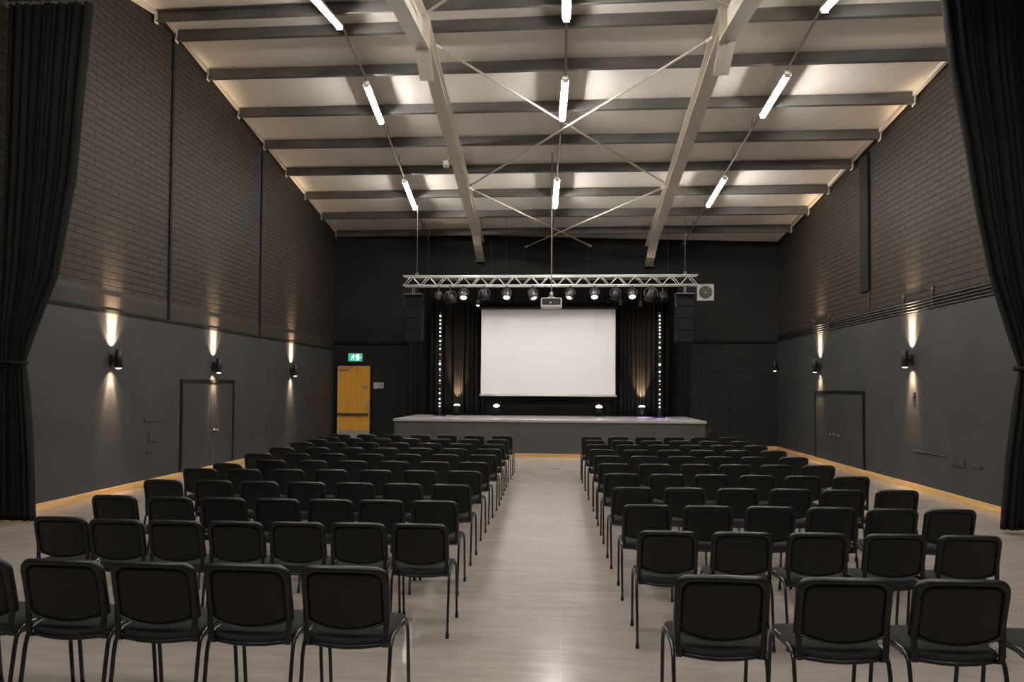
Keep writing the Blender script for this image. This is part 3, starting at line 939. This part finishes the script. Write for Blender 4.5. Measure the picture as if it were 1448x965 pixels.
# ================================================================== CEILING LIGHTS
vv = [(-9.0, -7.9), (-5.6, -4.5), (-2.2, -1.12), (.10, 1.12), (3.12, 4.35)]
cols = [(.2568, .2375, 'left'), (.5406, .5227, 'centre'), (.8157, .8048, 'right')]
for u0, u1, cn in cols:
    def uq(v): return u0 + (u1 - u0) * max(0, v - 0) / 4.3
    r = empty('light_conduit', P(u0, 0, -.05))
    o_ = P(u0, 0, -.05)
    tag(r, {'left': 'thin ceiling conduit carrying the left line of tube lights', 'centre': 'thin ceiling conduit carrying the centre line of tube lights',
            'right': 'thin ceiling conduit carrying the right line of tube lights'}[cn], 'conduit', 'ceiling light conduits')
    ob('conduit', tb([P(uq(-9.2), -9.2, -.017) - o_, P(uq(RV), RV, -.017) - o_, P(uq(0), 0, -.017) - o_, P(uq(vmax(uq(6))), vmax(uq(6)) - .10, -.017) - o_], .022, 8), M['polegrey'], r, smooth=True)
    for k in range(5):
        p = P(uq(k + 1.6), k + 1.6, -.017) - o_
        ob('hanger_clip', tb([p + Vector((0, 0, -.02)), p + Vector((0, 0, .21))], .008, 6), M['darksteel'], r)
    for i, (va, vb) in enumerate(vv):
        a, b = P(uq(va), va, -.10), P(uq(vb), vb, -.10)
        c = (a + b) / 2
        t = empty('tube_light', c)
        n = (b - a).normalized(); side = Vector((1, 0, 0)); side = (side - n * side.dot(n)).normalized(); up = side.cross(n)
        tag(t, {0: 'lit tube light overhead behind the camera, %s line' % cn, 1: 'lit tube light overhead, %s line, above the top of the photo' % cn,
                2: 'lit tube light at top edge of photo, %s line' % cn, 3: 'lit tube light just beyond the ridge, %s line' % cn,
                4: 'lit tube light nearest the stage, %s line' % cn}[i], 'tube light', 'ceiling tube lights')
        bm = bmesh.new(); prism(bm, [(-.074, -.016), (.074, -.016), (.070, .010), (.048, .055), (-.048, .055), (-.070, .010)], a - c, b - c, side, up)
        ob('housing', bm, M['cream'], t, bevel=.006)
        bm = bmesh.new(); prism(bm, [(-.045, 0), (-.042, -.04), (-.02, -.06), (.02, -.06), (.042, -.04), (.045, 0)], a - c + n * .02, b - c - n * .02, side, up)
        ob('diffuser', bm, M['tube'], t)
        for q in (a - c, b - c - n * .03):
            bm = bmesh.new(); prism(bm, [(-.05, -.065), (.05, -.065), (.05, .065), (-.05, .065)], q, q + n * .03, side, up)
            ob('end_cap', bm, M['cream'], t)

# white detector on the left rafter
r = empty('motion_detector', (-2.80, 17.5, 7.17))
tag(r, 'small white detector box on side of the left rafter', 'detector')
ob('casing', bx(-.07, .07, -.06, .06, -.08, .08), M['white'], r, bevel=.02)
ob('sensor_window', bx(-.05, .05, -.066, -.058, -.07, -.02), M['greyplastic'], r)
ob('bracket', tb([(0, 0, .08), (.08, 0, .16), (.16, 0, .18)], .012, 6), M['steel'], r)


# ================================================================== WALL LIGHTS
def sconce(x, sx, y, z, label, pw):
    r = empty('wall_light', (x, y, z))
    tag(r, label, 'wall light', 'up and down wall lights')
    ob('wall_plate', bx(min(0, .045 * sx), max(0, .045 * sx), -.05, .05, -.11, .07), M['lampblack'], r, bevel=.01)
    ob('arm', tb([(0, 0, -.02), (.10 * sx, 0, -.02)], .022, 10), M['lampblack'], r)
    cx = .135 * sx
    ob('shade', lathe([(.034, .150), (.058, .152), (.062, .148), (.062, -.148), (.058, -.152), (.034, -.150)], (cx, 0, 0), (0, 0, 1), 20), M['lampblack'], r, smooth=True)
    for s in (1, -1):
        ob('lens', lathe([(.046, .140), (.040, .143)] if s > 0 else [(.048, -.150), (.042, -.163), (.02, -.172)], (cx, 0, 0), (0, 0, 1), 16), M['lensdim'], r)
        if pw:
            spot('beam', r, Vector((cx - .030 * sx, 0, .165 * s)), (-.40 * sx, 0, s), pw * (.55 if s > 0 else .5), 96, 1.0, WARM, .02)
            spot('narrow_beam', r, Vector((cx - .030 * sx, 0, .165 * s)), (-.28 * sx, 0, s), pw * (5.6 if s > 0 else 3.6), 42 if s > 0 else 50, 1.0, WARM, .02)
    return r


sconce(XL, 1, 11.75, 2.24, 'black up-down wall light on left wall nearest the curtain', SCONCE_W)
sconce(XL, 1, 15.33, 2.24, 'black up-down wall light above the left double door', SCONCE_W)
sconce(XL, 1, 19.88, 2.24, 'black up-down wall light on left wall nearest the exit door', SCONCE_W)
sconce(XR, -1, 14.01, 2.38, 'black up-down wall light on right wall nearest the curtain', SCONCE_W)
sconce(XR, -1, 18.85, 2.39, 'black up-down wall light above the right double door', SCONCE_W)
sconce(XR, -1, 22.3, 2.50, 'small wall light in far right corner with only its lower lens showing', 0)

# ------------------------------------------------------------------ exit sign, notices, fan, sockets
r = empty('exit_sign', (-6.69, yback(-6.69), 2.755), SK)
tag(r, 'green lit exit sign above the orange door', 'exit sign')
ob('housing', bx(-.24, .24, -.07, 0, -.135, .135), M['cream'], r, bevel=.01)
ob('green_panel', bx(-.225, .225, -.076, -.07, -.12, .12), M['signgreen'], r)
bm = bmesh.new()
# running figure, doorway and arrow pictogram
box(bm, .04, .14, -.081, -.076, -.095, .095)
ob('doorway_mark', bm, M['signwhite'], r)
bm = bmesh.new()
bmesh.ops.create_cone(bm, cap_ends=True, segments=12, radius1=.022, radius2=.022, depth=.005, matrix=Matrix.Translation((-.055, -.079, .075)) @ Matrix.Rotation(math.pi / 2, 4, 'X'))
for a, b in (((-.06, .05), (-.075, -.01)), ((-.075, -.01), (-.035, -.045)), ((-.035, -.045), (-.045, -.09)), ((-.075, -.01), (-.115, -.04)), ((-.115, -.04), (-.135, -.085)), ((-.06, .045), (-.02, .02)), ((-.02, .02), (.01, .035)), ((-.06, .045), (-.10, .035)), ((-.10, .035), (-.125, .0))):
    tube(bm, [(a[0], -.079, a[1]), (b[0], -.079, b[1])], .011, 6)
ob('running_figure', bm, M['signwhite'], r)
bm = bmesh.new()
prism(bm, [(.165, -.01), (.165, .01), (.19, .01), (.19, .03), (.215, 0), (.19, -.03), (.19, -.01)], (0, -.081, 0), (0, -.076, 0), (1, 0, 0), (0, 0, 1))
ob('arrow_mark', bm, M['signwhite'], r)

for x0, x1, z0, z1, lab in ((-6.08, -5.93, 1.745, 1.95, 'pale blank notice plate beside the exit door'), (-5.92, -5.745, 1.76, 1.94, 'printed notice plate right of the pale plate by exit door')):
    cx = (x0 + x1) / 2
    r = empty('wall_notice', (cx, yback(cx), (z0 + z1) / 2), SK)
    tag(r, lab, 'notice', 'notices beside exit door')
    w_, h_ = (x1 - x0) / 2, (z1 - z0) / 2
    ob('plate', bx(-w_, w_, -.012, 0, -h_, h_), M['paper'], r)
    if x0 > -6:
        bm = bmesh.new()
        for k in range(3): box(bm, -w_ * .7, w_ * .7, -.0135, -.012, -h_ * .6 + k * h_ * .5, -h_ * .6 + k * h_ * .5 + h_ * .22)
        ob('grey_bands', bm, M['ink'], r)
    else:
        ob('clip', bx(-.02, .02, -.016, -.012, h_ * .7, h_ * .95), M['steel'], r)

r = empty('extractor_fan', (4.34, yback(4.34), 4.73), SK)
tag(r, 'square pale extractor fan with round grille high on back wall', 'fan')
bm = bmesh.new()
n = 28
sq, ci = [], []
for k in range(n):
    a = 2 * math.pi * k / n + math.pi / 4
    c_, s_ = math.cos(a), math.sin(a)
    mscale = .25 / max(abs(c_), abs(s_))
    sq.append((c_ * mscale, s_ * mscale)); ci.append((c_ * .195, s_ * .195))
loft(bm, [[(x, 0, z) for x, z in sq], [(x, -.05, z) for x, z in sq], [(x, -.06, z) for x, z in ci], [(x, -.02, z) for x, z in ci]], True, True)
ob('fan_housing', bm, M['cream'], r)
ob('fan_hollow', lathe([(.190, .021), (.190, .025)], (0, 0, 0), (0, -1, 0), 24), M['lampblack'], r)
for k in range(6):
    a = k * math.pi / 3
    bm = bmesh.new()
    c_, s_ = math.cos(a), math.sin(a)
    vs = [(.04 * c_, -.028, .04 * s_), (.17 * c_ - .05 * s_, -.028, .17 * s_ + .05 * c_), (.18 * c_ + .02 * s_, -.040, .18 * s_ - .02 * c_), (.05 * c_ + .02 * s_, -.040, .05 * s_ - .02 * c_)]
    A = [bm.verts.new(v) for v in vs]; B = [bm.verts.new((v[0], v[1] + .004, v[2])) for v in vs]
    bm.faces.new(A); bm.faces.new(B)
    for q in range(4): bm.faces.new((A[q], A[(q + 1) % 4], B[(q + 1) % 4], B[q]))
    ob('fan_blade', bm, M['lampgrey'], r)
bm = bmesh.new()
for rad in (.06, .105, .15, .192):
    tube(bm, [(rad * math.cos(2 * math.pi * k / 24), -.062, rad * math.sin(2 * math.pi * k / 24)) for k in range(25)], .005, 5, caps=False)
for k in range(4):
    a = k * math.pi / 4
    tube(bm, [(-.192 * math.cos(a), -.062, -.192 * math.sin(a)), (.192 * math.cos(a), -.062, .192 * math.sin(a))], .005, 5)
ob('guard_grille', bm, M['greyplastic'], r)
ob('hub', lathe([(.035, 0), (.035, .045), (.02, .05)], (0, -.02, 0), (0, -1, 0), 14), M['greyplastic'], r)


def socket(x, sx, y, z, wy, wz, label, name='wall_socket', inner=True, cat='socket'):
    r = empty(name, (x, y, z))
    tag(r, label, cat, 'dark plates on side walls')
    ob('box', bx(min(0, .02 * sx), max(0, .02 * sx), -wy, wy, -wz, wz), M['plaster'], r, bevel=.005)
    if inner:
        ob('face_plate', bx(min(.02 * sx, .024 * sx), max(.02 * sx, .024 * sx), -wy * .8, wy * .8, -wz * .75, wz * .75), M['doorleaf'], r)
    return r


socket(XL, 1, 13.05, .86, .14, .09, 'dark square socket on left wall before the double door, lower of two plates')
socket(XL, 1, 13.05, 1.18, .30, .035, 'dark long trunking plate on left wall above the socket', 'wall_plate', False, 'plate')
socket(XL, 1, 12.95, .60, .10, .03, 'small low dark plate on left wall under the socket', 'wall_plate', False, 'plate')
socket(XL, 1, 18.3, .80, .10, .07, 'dark socket on left wall just beyond the double door')
socket(XL, 1, 20.6, 1.18, .16, .05, 'dark plate on left wall below the wall light nearest the exit', 'wall_plate', False, 'plate')
socket(XL, 1, 22.3, 2.0, .14, .16, 'dark square panel on left wall near the exit door', 'wall_plate', True, 'plate')
socket(XR, -1, 12.45, .64, .20, .07, 'dark double socket on right wall near the curtain')
socket(XR, -1, 11.9, .62, .12, .02, 'short dark cable cover at right wall beside the double socket, nearer the curtain', 'cable_cover', False, 'plate')
socket(XR, -1, 13.4, .70, .55, .012, 'long thin cable cover on right wall beside the double socket', 'cable_cover', False, 'plate')
socket(XR, -1, 13.95, 1.72, .05, .05, 'small round-looking plate on right wall in the lower light beam', 'wall_plate', True, 'plate')

# ================================================================== SIDE CURTAINS
zc = .02
lc_r = [(6.88, -6.27), (5.79, -6.36), (4.56, -6.45), (3.24, -6.67), (2.78, -6.85), (2.40, -7.00), (2.09, -7.08), (1.8, -7.05), (1.3, -6.99), (.81, -6.95), (zc, -6.90)]
lc_l = [(6.88, -7.425), (4.0, -7.425), (2.6, -7.42), (2.09, -7.42), (zc, -7.42)]  # edge carried out to the wall, black cloth standing in for its shaded strip
c1 = curtain('side_curtain', lc_l, lc_r, 9.3, 11, .075, M['velvet'], 'tall black curtain tied back against the left wall', 'curtain', 'tied back side curtains', nz=60, tie=2.09, phase=.2, sway=.2)
ob('tieback', tb([(-7.38, 9.18, 2.10), (-7.2, 9.17, 2.09), (-7.10, 9.22, 2.08), (-7.082, 9.30, 2.08), (-7.11, 9.38, 2.09), (-7.38, 9.43, 2.10)], .026, 8), M['velvet'], c1, smooth=True)
rc_l = [(7.15, 4.84), (6.0, 4.96), (5.0, 5.13), (4.1, 5.26), (3.18, 5.44), (2.6, 5.62), (2.09, 5.77), (1.6, 5.70), (.9, 5.60), (.06, 5.52)]
rc_r = [(7.15, 6.36), (3.0, 6.37), (2.09, 6.36), (.06, 6.38)]
c2 = curtain('side_curtain', rc_l, rc_r, 9.75, 13, .085, M['velvet'], 'tall black curtain tied back against the right wall', 'curtain', 'tied back side curtains', nz=60, tie=2.09, phase=.6, sway=.2)
ob('tieback', tb([(6.40, 9.62, 2.10), (6.0, 9.61, 2.09), (5.76, 9.66, 2.08), (5.73, 9.76, 2.08), (5.78, 9.85, 2.09), (6.40, 9.88, 2.10)], .03, 8), M['velvet'], c2, smooth=True)
for x0, x1, y, z, lab in ((-7.44, -6.2, 9.3, 6.95, 'curtain rail at top of the left side curtain'), (4.75, 6.6, 9.75, 7.22, 'curtain rail at top of the right side curtain')):
    r = empty('curtain_rail', ((x0 + x1) / 2, y, z))
    tag(r, lab, 'curtain rail', 'curtain rails')
    hw = (x1 - x0) / 2
    ob('rail', bx(-hw, hw, -.025, .025, 0, .05), M['lampgrey'], r)
    for k in range(9):
        xx = -hw + .06 + (2 * hw - .12) * k / 8
        ob('glider', tb([(xx, 0, .0), (xx, 0, -.08)], .012, 6), M['lampgrey'], r)
    for xx in (-hw * .9, hw * .9):
        ob('support', tb([(xx, 0, .05), (xx, 0, .75 if y < 9.5 else .5)], .012, 6), M['darksteel'], r)


# ================================================================== CHAIRS
def rr_outline(hw, z0, z1, rt_, rb, sag, taper=0.0, n=7):
    """back outline, counter-clockwise from bottom left; bottom edge sags by sag in the centre"""
    pts = []
    nb_ = 9
    for i in range(nb_):
        t = -1 + 2 * i / (nb_ - 1)
        x = t * (hw - rb)
        pts.append((x, z0 - sag * (1 - t * t)))
    for i in range(1, n):
        a = -math.pi / 2 + math.pi / 2 * i / (n - 1)
        pts.append((hw - rb + rb * math.cos(a), z0 + rb + rb * math.sin(a)))
    for i in range(n):
        a = math.pi / 2 * i / (n - 1)
        pts.append((hw - rt_ + rt_ * math.cos(a), z1 - rt_ + rt_ * math.sin(a)))
    for i in range(1, 6):
        t = i / 6
        pts.append(((hw - rt_) * (1 - 2 * t), z1 + .004 * (1 - (1 - 2 * t) ** 2)))
    for i in range(n):
        a = math.pi / 2 + math.pi / 2 * i / (n - 1)
        pts.append((-hw + rt_ + rt_ * math.cos(a), z1 - rt_ + rt_ * math.sin(a)))
    for i in range(n - 1):
        a = math.pi + math.pi / 2 * i / (n - 1)
        pts.append((-hw + rb + rb * math.cos(a), z0 + rb + rb * math.sin(a)))
    return pts


def back_y(x, z):
    """tilt and gentle horizontal curve of the back rest"""
    return .072 * (.82 - z) / .30 - .022 * (1 - (x / .21) ** 2)


def inset(pts, d, c=(0, .675), hw=.21, hz=.15):
    return [(c[0] + (x - c[0]) * (1 - d / hw), c[1] + (z - c[1]) * (1 - d / hz * (1 if z > c[1] else .18))) for x, z in pts]


def make_chair():
    root = empty('stacking_chair')
    O = rr_outline(.210, .538, .816, .062, .012, .036)
    def ring(d, dy): return [(x, back_y(x, z) + dy, z) for x, z in inset(O, d)]
    # shell: raised rim with a recessed panel behind the cushion
    bm = bmesh.new()
    loft(bm, [ring(.012, .030), ring(.003, .026), ring(-.001, .016), ring(.001, .004), ring(.006, -.004), ring(.014, -.009), ring(.022, -.009), ring(.029, -.004), ring(.032, .002), ring(.033, .006)], True, False)
    ob('back_shell', bm, M['plastic'], root, smooth=True)
    bm = bmesh.new()
    loft(bm, [ring(.033, .006), ring(.033, .003), ring(.05, .002), ring(.10, .002), ring(.135, .002)], True, True)
    ob('back_panel', bm, M['plasticdull'], root, smooth=True)
    bm = bmesh.new()
    loft(bm, [ring(.014, .022), ring(.010, .032), ring(.014, .044), ring(.03, .054), ring(.08, .058), ring(.13, .058)], True, True)
    ob('backrest', bm, M['fabric'], root, smooth=True)

    # seat
    def seat_ring(s, z, dz=0.0):
        pts = []
        K = [(-.185, .085), (-.16, .066), (-.08, .052), (0, .047), (.08, .052), (.16, .066), (.185, .085), (.198, .15), (.205, .25), (.210, .36), (.205, .425), (.185, .462), (.12, .476), (0, .48), (-.12, .476), (-.185, .462), (-.205, .425), (-.210, .36), (-.205, .25), (-.198, .15)]
        for x, y in K:
            yy = .265 + (y - .265) * s
            drop = .016 * max(0, (yy - .38) / .1) ** 2 + max(0, (.14 - yy) / .1) * (.004 + .013 * (1 - (x * s / .2) ** 2))
            pts.append((x * s, yy, z - drop + dz))
        return pts
    bm = bmesh.new()
    loft(bm, [seat_ring(.93, .428), seat_ring(.985, .432), seat_ring(1.0, .442), seat_ring(1.0, .450)], True, True)
    ob('seat_shell', bm, M['plastic'], root, smooth=True)
    bm = bmesh.new()
    loft(bm, [seat_ring(.985, .448), seat_ring(1.005, .456), seat_ring(1.0, .468), seat_ring(.96, .478), seat_ring(.80, .483), seat_ring(.45, .479), seat_ring(.15, .477)], True, True)
    ob('seat', bm, M['fabric'], root, smooth=True)
    # uprights: flat bars from under the seat up into the back shell
    for s in (-1, 1):
        bm = bmesh.new()
        path = [(.176, .20, .425), (.180, .10, .424), (.184, .068, .430), (.188, .058, .450), (.192, .058, .50), (.1945, .060, .56), (.1945, .056, .60)]
        sec = [(-.0135, -.005), (-.010, -.008), (.010, -.008), (.0135, -.005), (.0135, .005), (-.0135, .005)]
        rings = []
        for i, (x, y, z) in enumerate(path):
            p = Vector((x * s, y, z))
            q = path[min(i + 1, len(path) - 1)]; q0 = path[max(i - 1, 0)]
            d_ = (Vector((0, q[1], q[2])) - Vector((0, q0[1], q0[2]))).normalized()
            nrm = Vector((0, -d_.z, d_.y))
            rings.append([p + Vector((a, 0, 0)) + nrm * b for a, b in sec])
        loft(bm, rings)
        ob('upright', bm, M['plastic'], root)
    # legs: each side is a bent tube, front and rear half
    for s in (-1, 1):
        rear = [(.209 * s, .010, .0), (.209 * s, .036, .20), (.210 * s, .062, .375), (.209 * s, .074, .420), (.209 * s, .098, .448), (.209 * s, .140, .462), (.209 * s, .27, .464)]
        front = [(.209 * s, .500, .0), (.209 * s, .474, .20), (.210 * s, .450, .375), (.209 * s, .436, .420), (.209 * s, .410, .446), (.209 * s, .37, .460), (.209 * s, .27, .464)]
        for path in (rear, front):
            lg = ob('leg', tb(path, .0115, 8, sx=.85), M['legpaint'], root, smooth=True)
            b2 = bmesh.new()
            p = path[0]
            tube(b2, [(p[0], p[1], 0), (p[0] * .999, p[1] * .97 + .27 * .03, .035)], .0135, 8)
            ft = ob('foot_cap', b2, M['rubber'], lg, smooth=True)
    for y in (.13, .41):
        ob('crossbar', tb([(-.209, y, .445), (-.17, y, .420), (.17, y, .420), (.209, y, .445)], .009, 6), M['legpaint'], root, smooth=True)
    return root


chair0 = make_chair()
register(chair0)
# light version for distant rows: same parts without the tiny foot caps
ROWS_LEFT = [
    [(-3.12, 3.71), (-2.61, 3.71), (-2.11, 3.7), (-1.61, 3.7), (-1.1, 3.7)],
    [(-3.74, 5.3), (-3.27, 5.24), (-2.82, 5.24), (-2.37, 5.25), (-1.92, 5.27), (-1.47, 5.28), (-1.02, 5.29)],
    [(-4.0, 6.38), (-3.47, 6.35), (-2.98, 6.35), (-2.49, 6.34), (-2.02, 6.35), (-1.57, 6.36), (-1.1, 6.37)],
    [(-4.17, 7.49), (-3.63, 7.5), (-3.13, 7.48), (-2.63, 7.47), (-2.12, 7.47), (-1.62, 7.47), (-1.12, 7.45)],
    [(-4.31, 8.57), (-3.77, 8.56), (-3.25, 8.59), (-2.73, 8.62), (-2.2, 8.64), (-1.67, 8.66), (-1.15, 8.67)],
    [(-4.25, 9.16), (-3.88, 9.65), (-3.32, 9.66), (-2.78, 9.68), (-2.22, 9.69), (-1.68, 9.71), (-1.16, 9.71)],
    [(-4.44, 10.58), (-3.89, 10.63), (-3.37, 10.67), (-2.81, 10.71), (-2.26, 10.75), (-1.71, 10.78), (-1.15, 10.8)],
    [(-4.5, 11.64), (-3.95, 11.73), (-3.39, 11.77), (-2.84, 11.8), (-2.28, 11.83), (-1.72, 11.84), (-1.17, 11.85)],
    [(-4.57, 12.76), (-3.99, 12.83), (-3.43, 12.88), (-2.89, 12.93), (-2.32, 12.92), (-1.76, 12.89), (-1.19, 12.86)],
    [(-4.58, 13.60), (-4.53, 14.15), (-4.0, 13.94), (-3.46, 13.99), (-2.9, 14.02), (-2.31, 14.0), (-1.76, 14.01), (-1.21, 14.02)],
    [(-4.54, 14.96), (-4.02, 15.05), (-3.48, 15.09), (-2.91, 15.12), (-2.36, 15.12), (-1.79, 15.12), (-1.21, 15.13)],
]
ROWS_RIGHT = [
    [(0.79, 3.69), (1.38, 3.7), (1.94, 3.72), (2.52, 3.72)],
    [(0.74, 5.2), (1.25, 5.21), (1.77, 5.23), (2.29, 5.24), (2.78, 5.24)],
    [(0.73, 6.35), (1.24, 6.35), (1.76, 6.36), (2.27, 6.37), (2.75, 6.35), (3.23, 6.38)],
    [(0.71, 7.45), (1.23, 7.47), (1.75, 7.48), (2.27, 7.5), (2.78, 7.5), (3.31, 7.54)],
    [(0.7, 8.64), (1.22, 8.65), (1.73, 8.66), (2.25, 8.66), (2.76, 8.65), (3.3, 8.68)],
    [(0.69, 9.77), (1.22, 9.79), (1.76, 9.82), (2.27, 9.84), (2.8, 9.86), (3.35, 9.89)],
    [(0.68, 10.88), (1.21, 10.9), (1.75, 10.93), (2.28, 10.96), (2.82, 10.99), (3.38, 11.03)],
    [(0.65, 11.99), (1.2, 12.02), (1.74, 12.05), (2.27, 12.08), (2.82, 12.11), (3.4, 12.14)],
    [(0.63, 13.04), (1.18, 13.09), (1.72, 13.12), (2.27, 13.16), (2.82, 13.19), (3.4, 13.23)],
    [(0.61, 14.11), (1.16, 14.14), (1.71, 14.17), (2.25, 14.2), (2.8, 14.22), (3.4, 14.23)],
    [(0.62, 15.21), (1.16, 15.26), (1.72, 15.28), (2.3, 15.33), (2.86, 15.36), (3.44, 15.41)],
]
ORD = ['first', 'second', 'third', 'fourth', 'fifth', 'sixth', 'seventh', 'eighth']
ROWN = ['nearest row', 'second row', 'third row', 'fourth row', 'fifth row', 'sixth row', 'seventh row', 'eighth row', 'ninth row', 'second furthest row', 'furthest row']
first = True
for side, rows in (('left', ROWS_LEFT), ('right', ROWS_RIGHT)):
    for ri, row in enumerate(rows):
        order = list(reversed(row)) if side == 'left' else row
        stray = {('left', 5, 6): 'black padded chair standing out of line behind left end of sixth left-block row',
                 ('left', 9, 7): 'black padded chair standing out of line at left end of second furthest left-block row'}
        for si, (x, y) in enumerate(order):
            if first:
                c = chair0; first = False
            else:
                c = copy_tree(chair0)
            c.location = (x, y, 0)
            c.rotation_euler = (0, 0, math.radians(random.uniform(-1.2, 1.2) if not (side == 'left' and ri in (1, 2)) else 0))
            if (side, ri, si) == ('left', 5, 6): c.rotation_euler = (0, 0, math.radians(-9))
            c.scale = (1.09, 1.09, 1.09) if ri == 0 else (1, 1, 1)
            seat = 'aisle seat' if si == 0 else ORD[si] + ' seat from the aisle'
            lab = stray.get((side, ri, si)) or 'black padded chair, %s block, %s from the camera, %s' % (side, ROWN[ri], seat)
            if ri == 0: lab = 'black padded chair, %s block, row nearest the camera, %s' % (side, seat)
            elif ri >= 9 and (side, ri, si) not in stray: lab = 'black padded chair, %s block, %s toward the stage, %s' % (side, ROWN[ri], seat)
            tag(c, lab, 'chair', 'chairs in the %s block' % side)
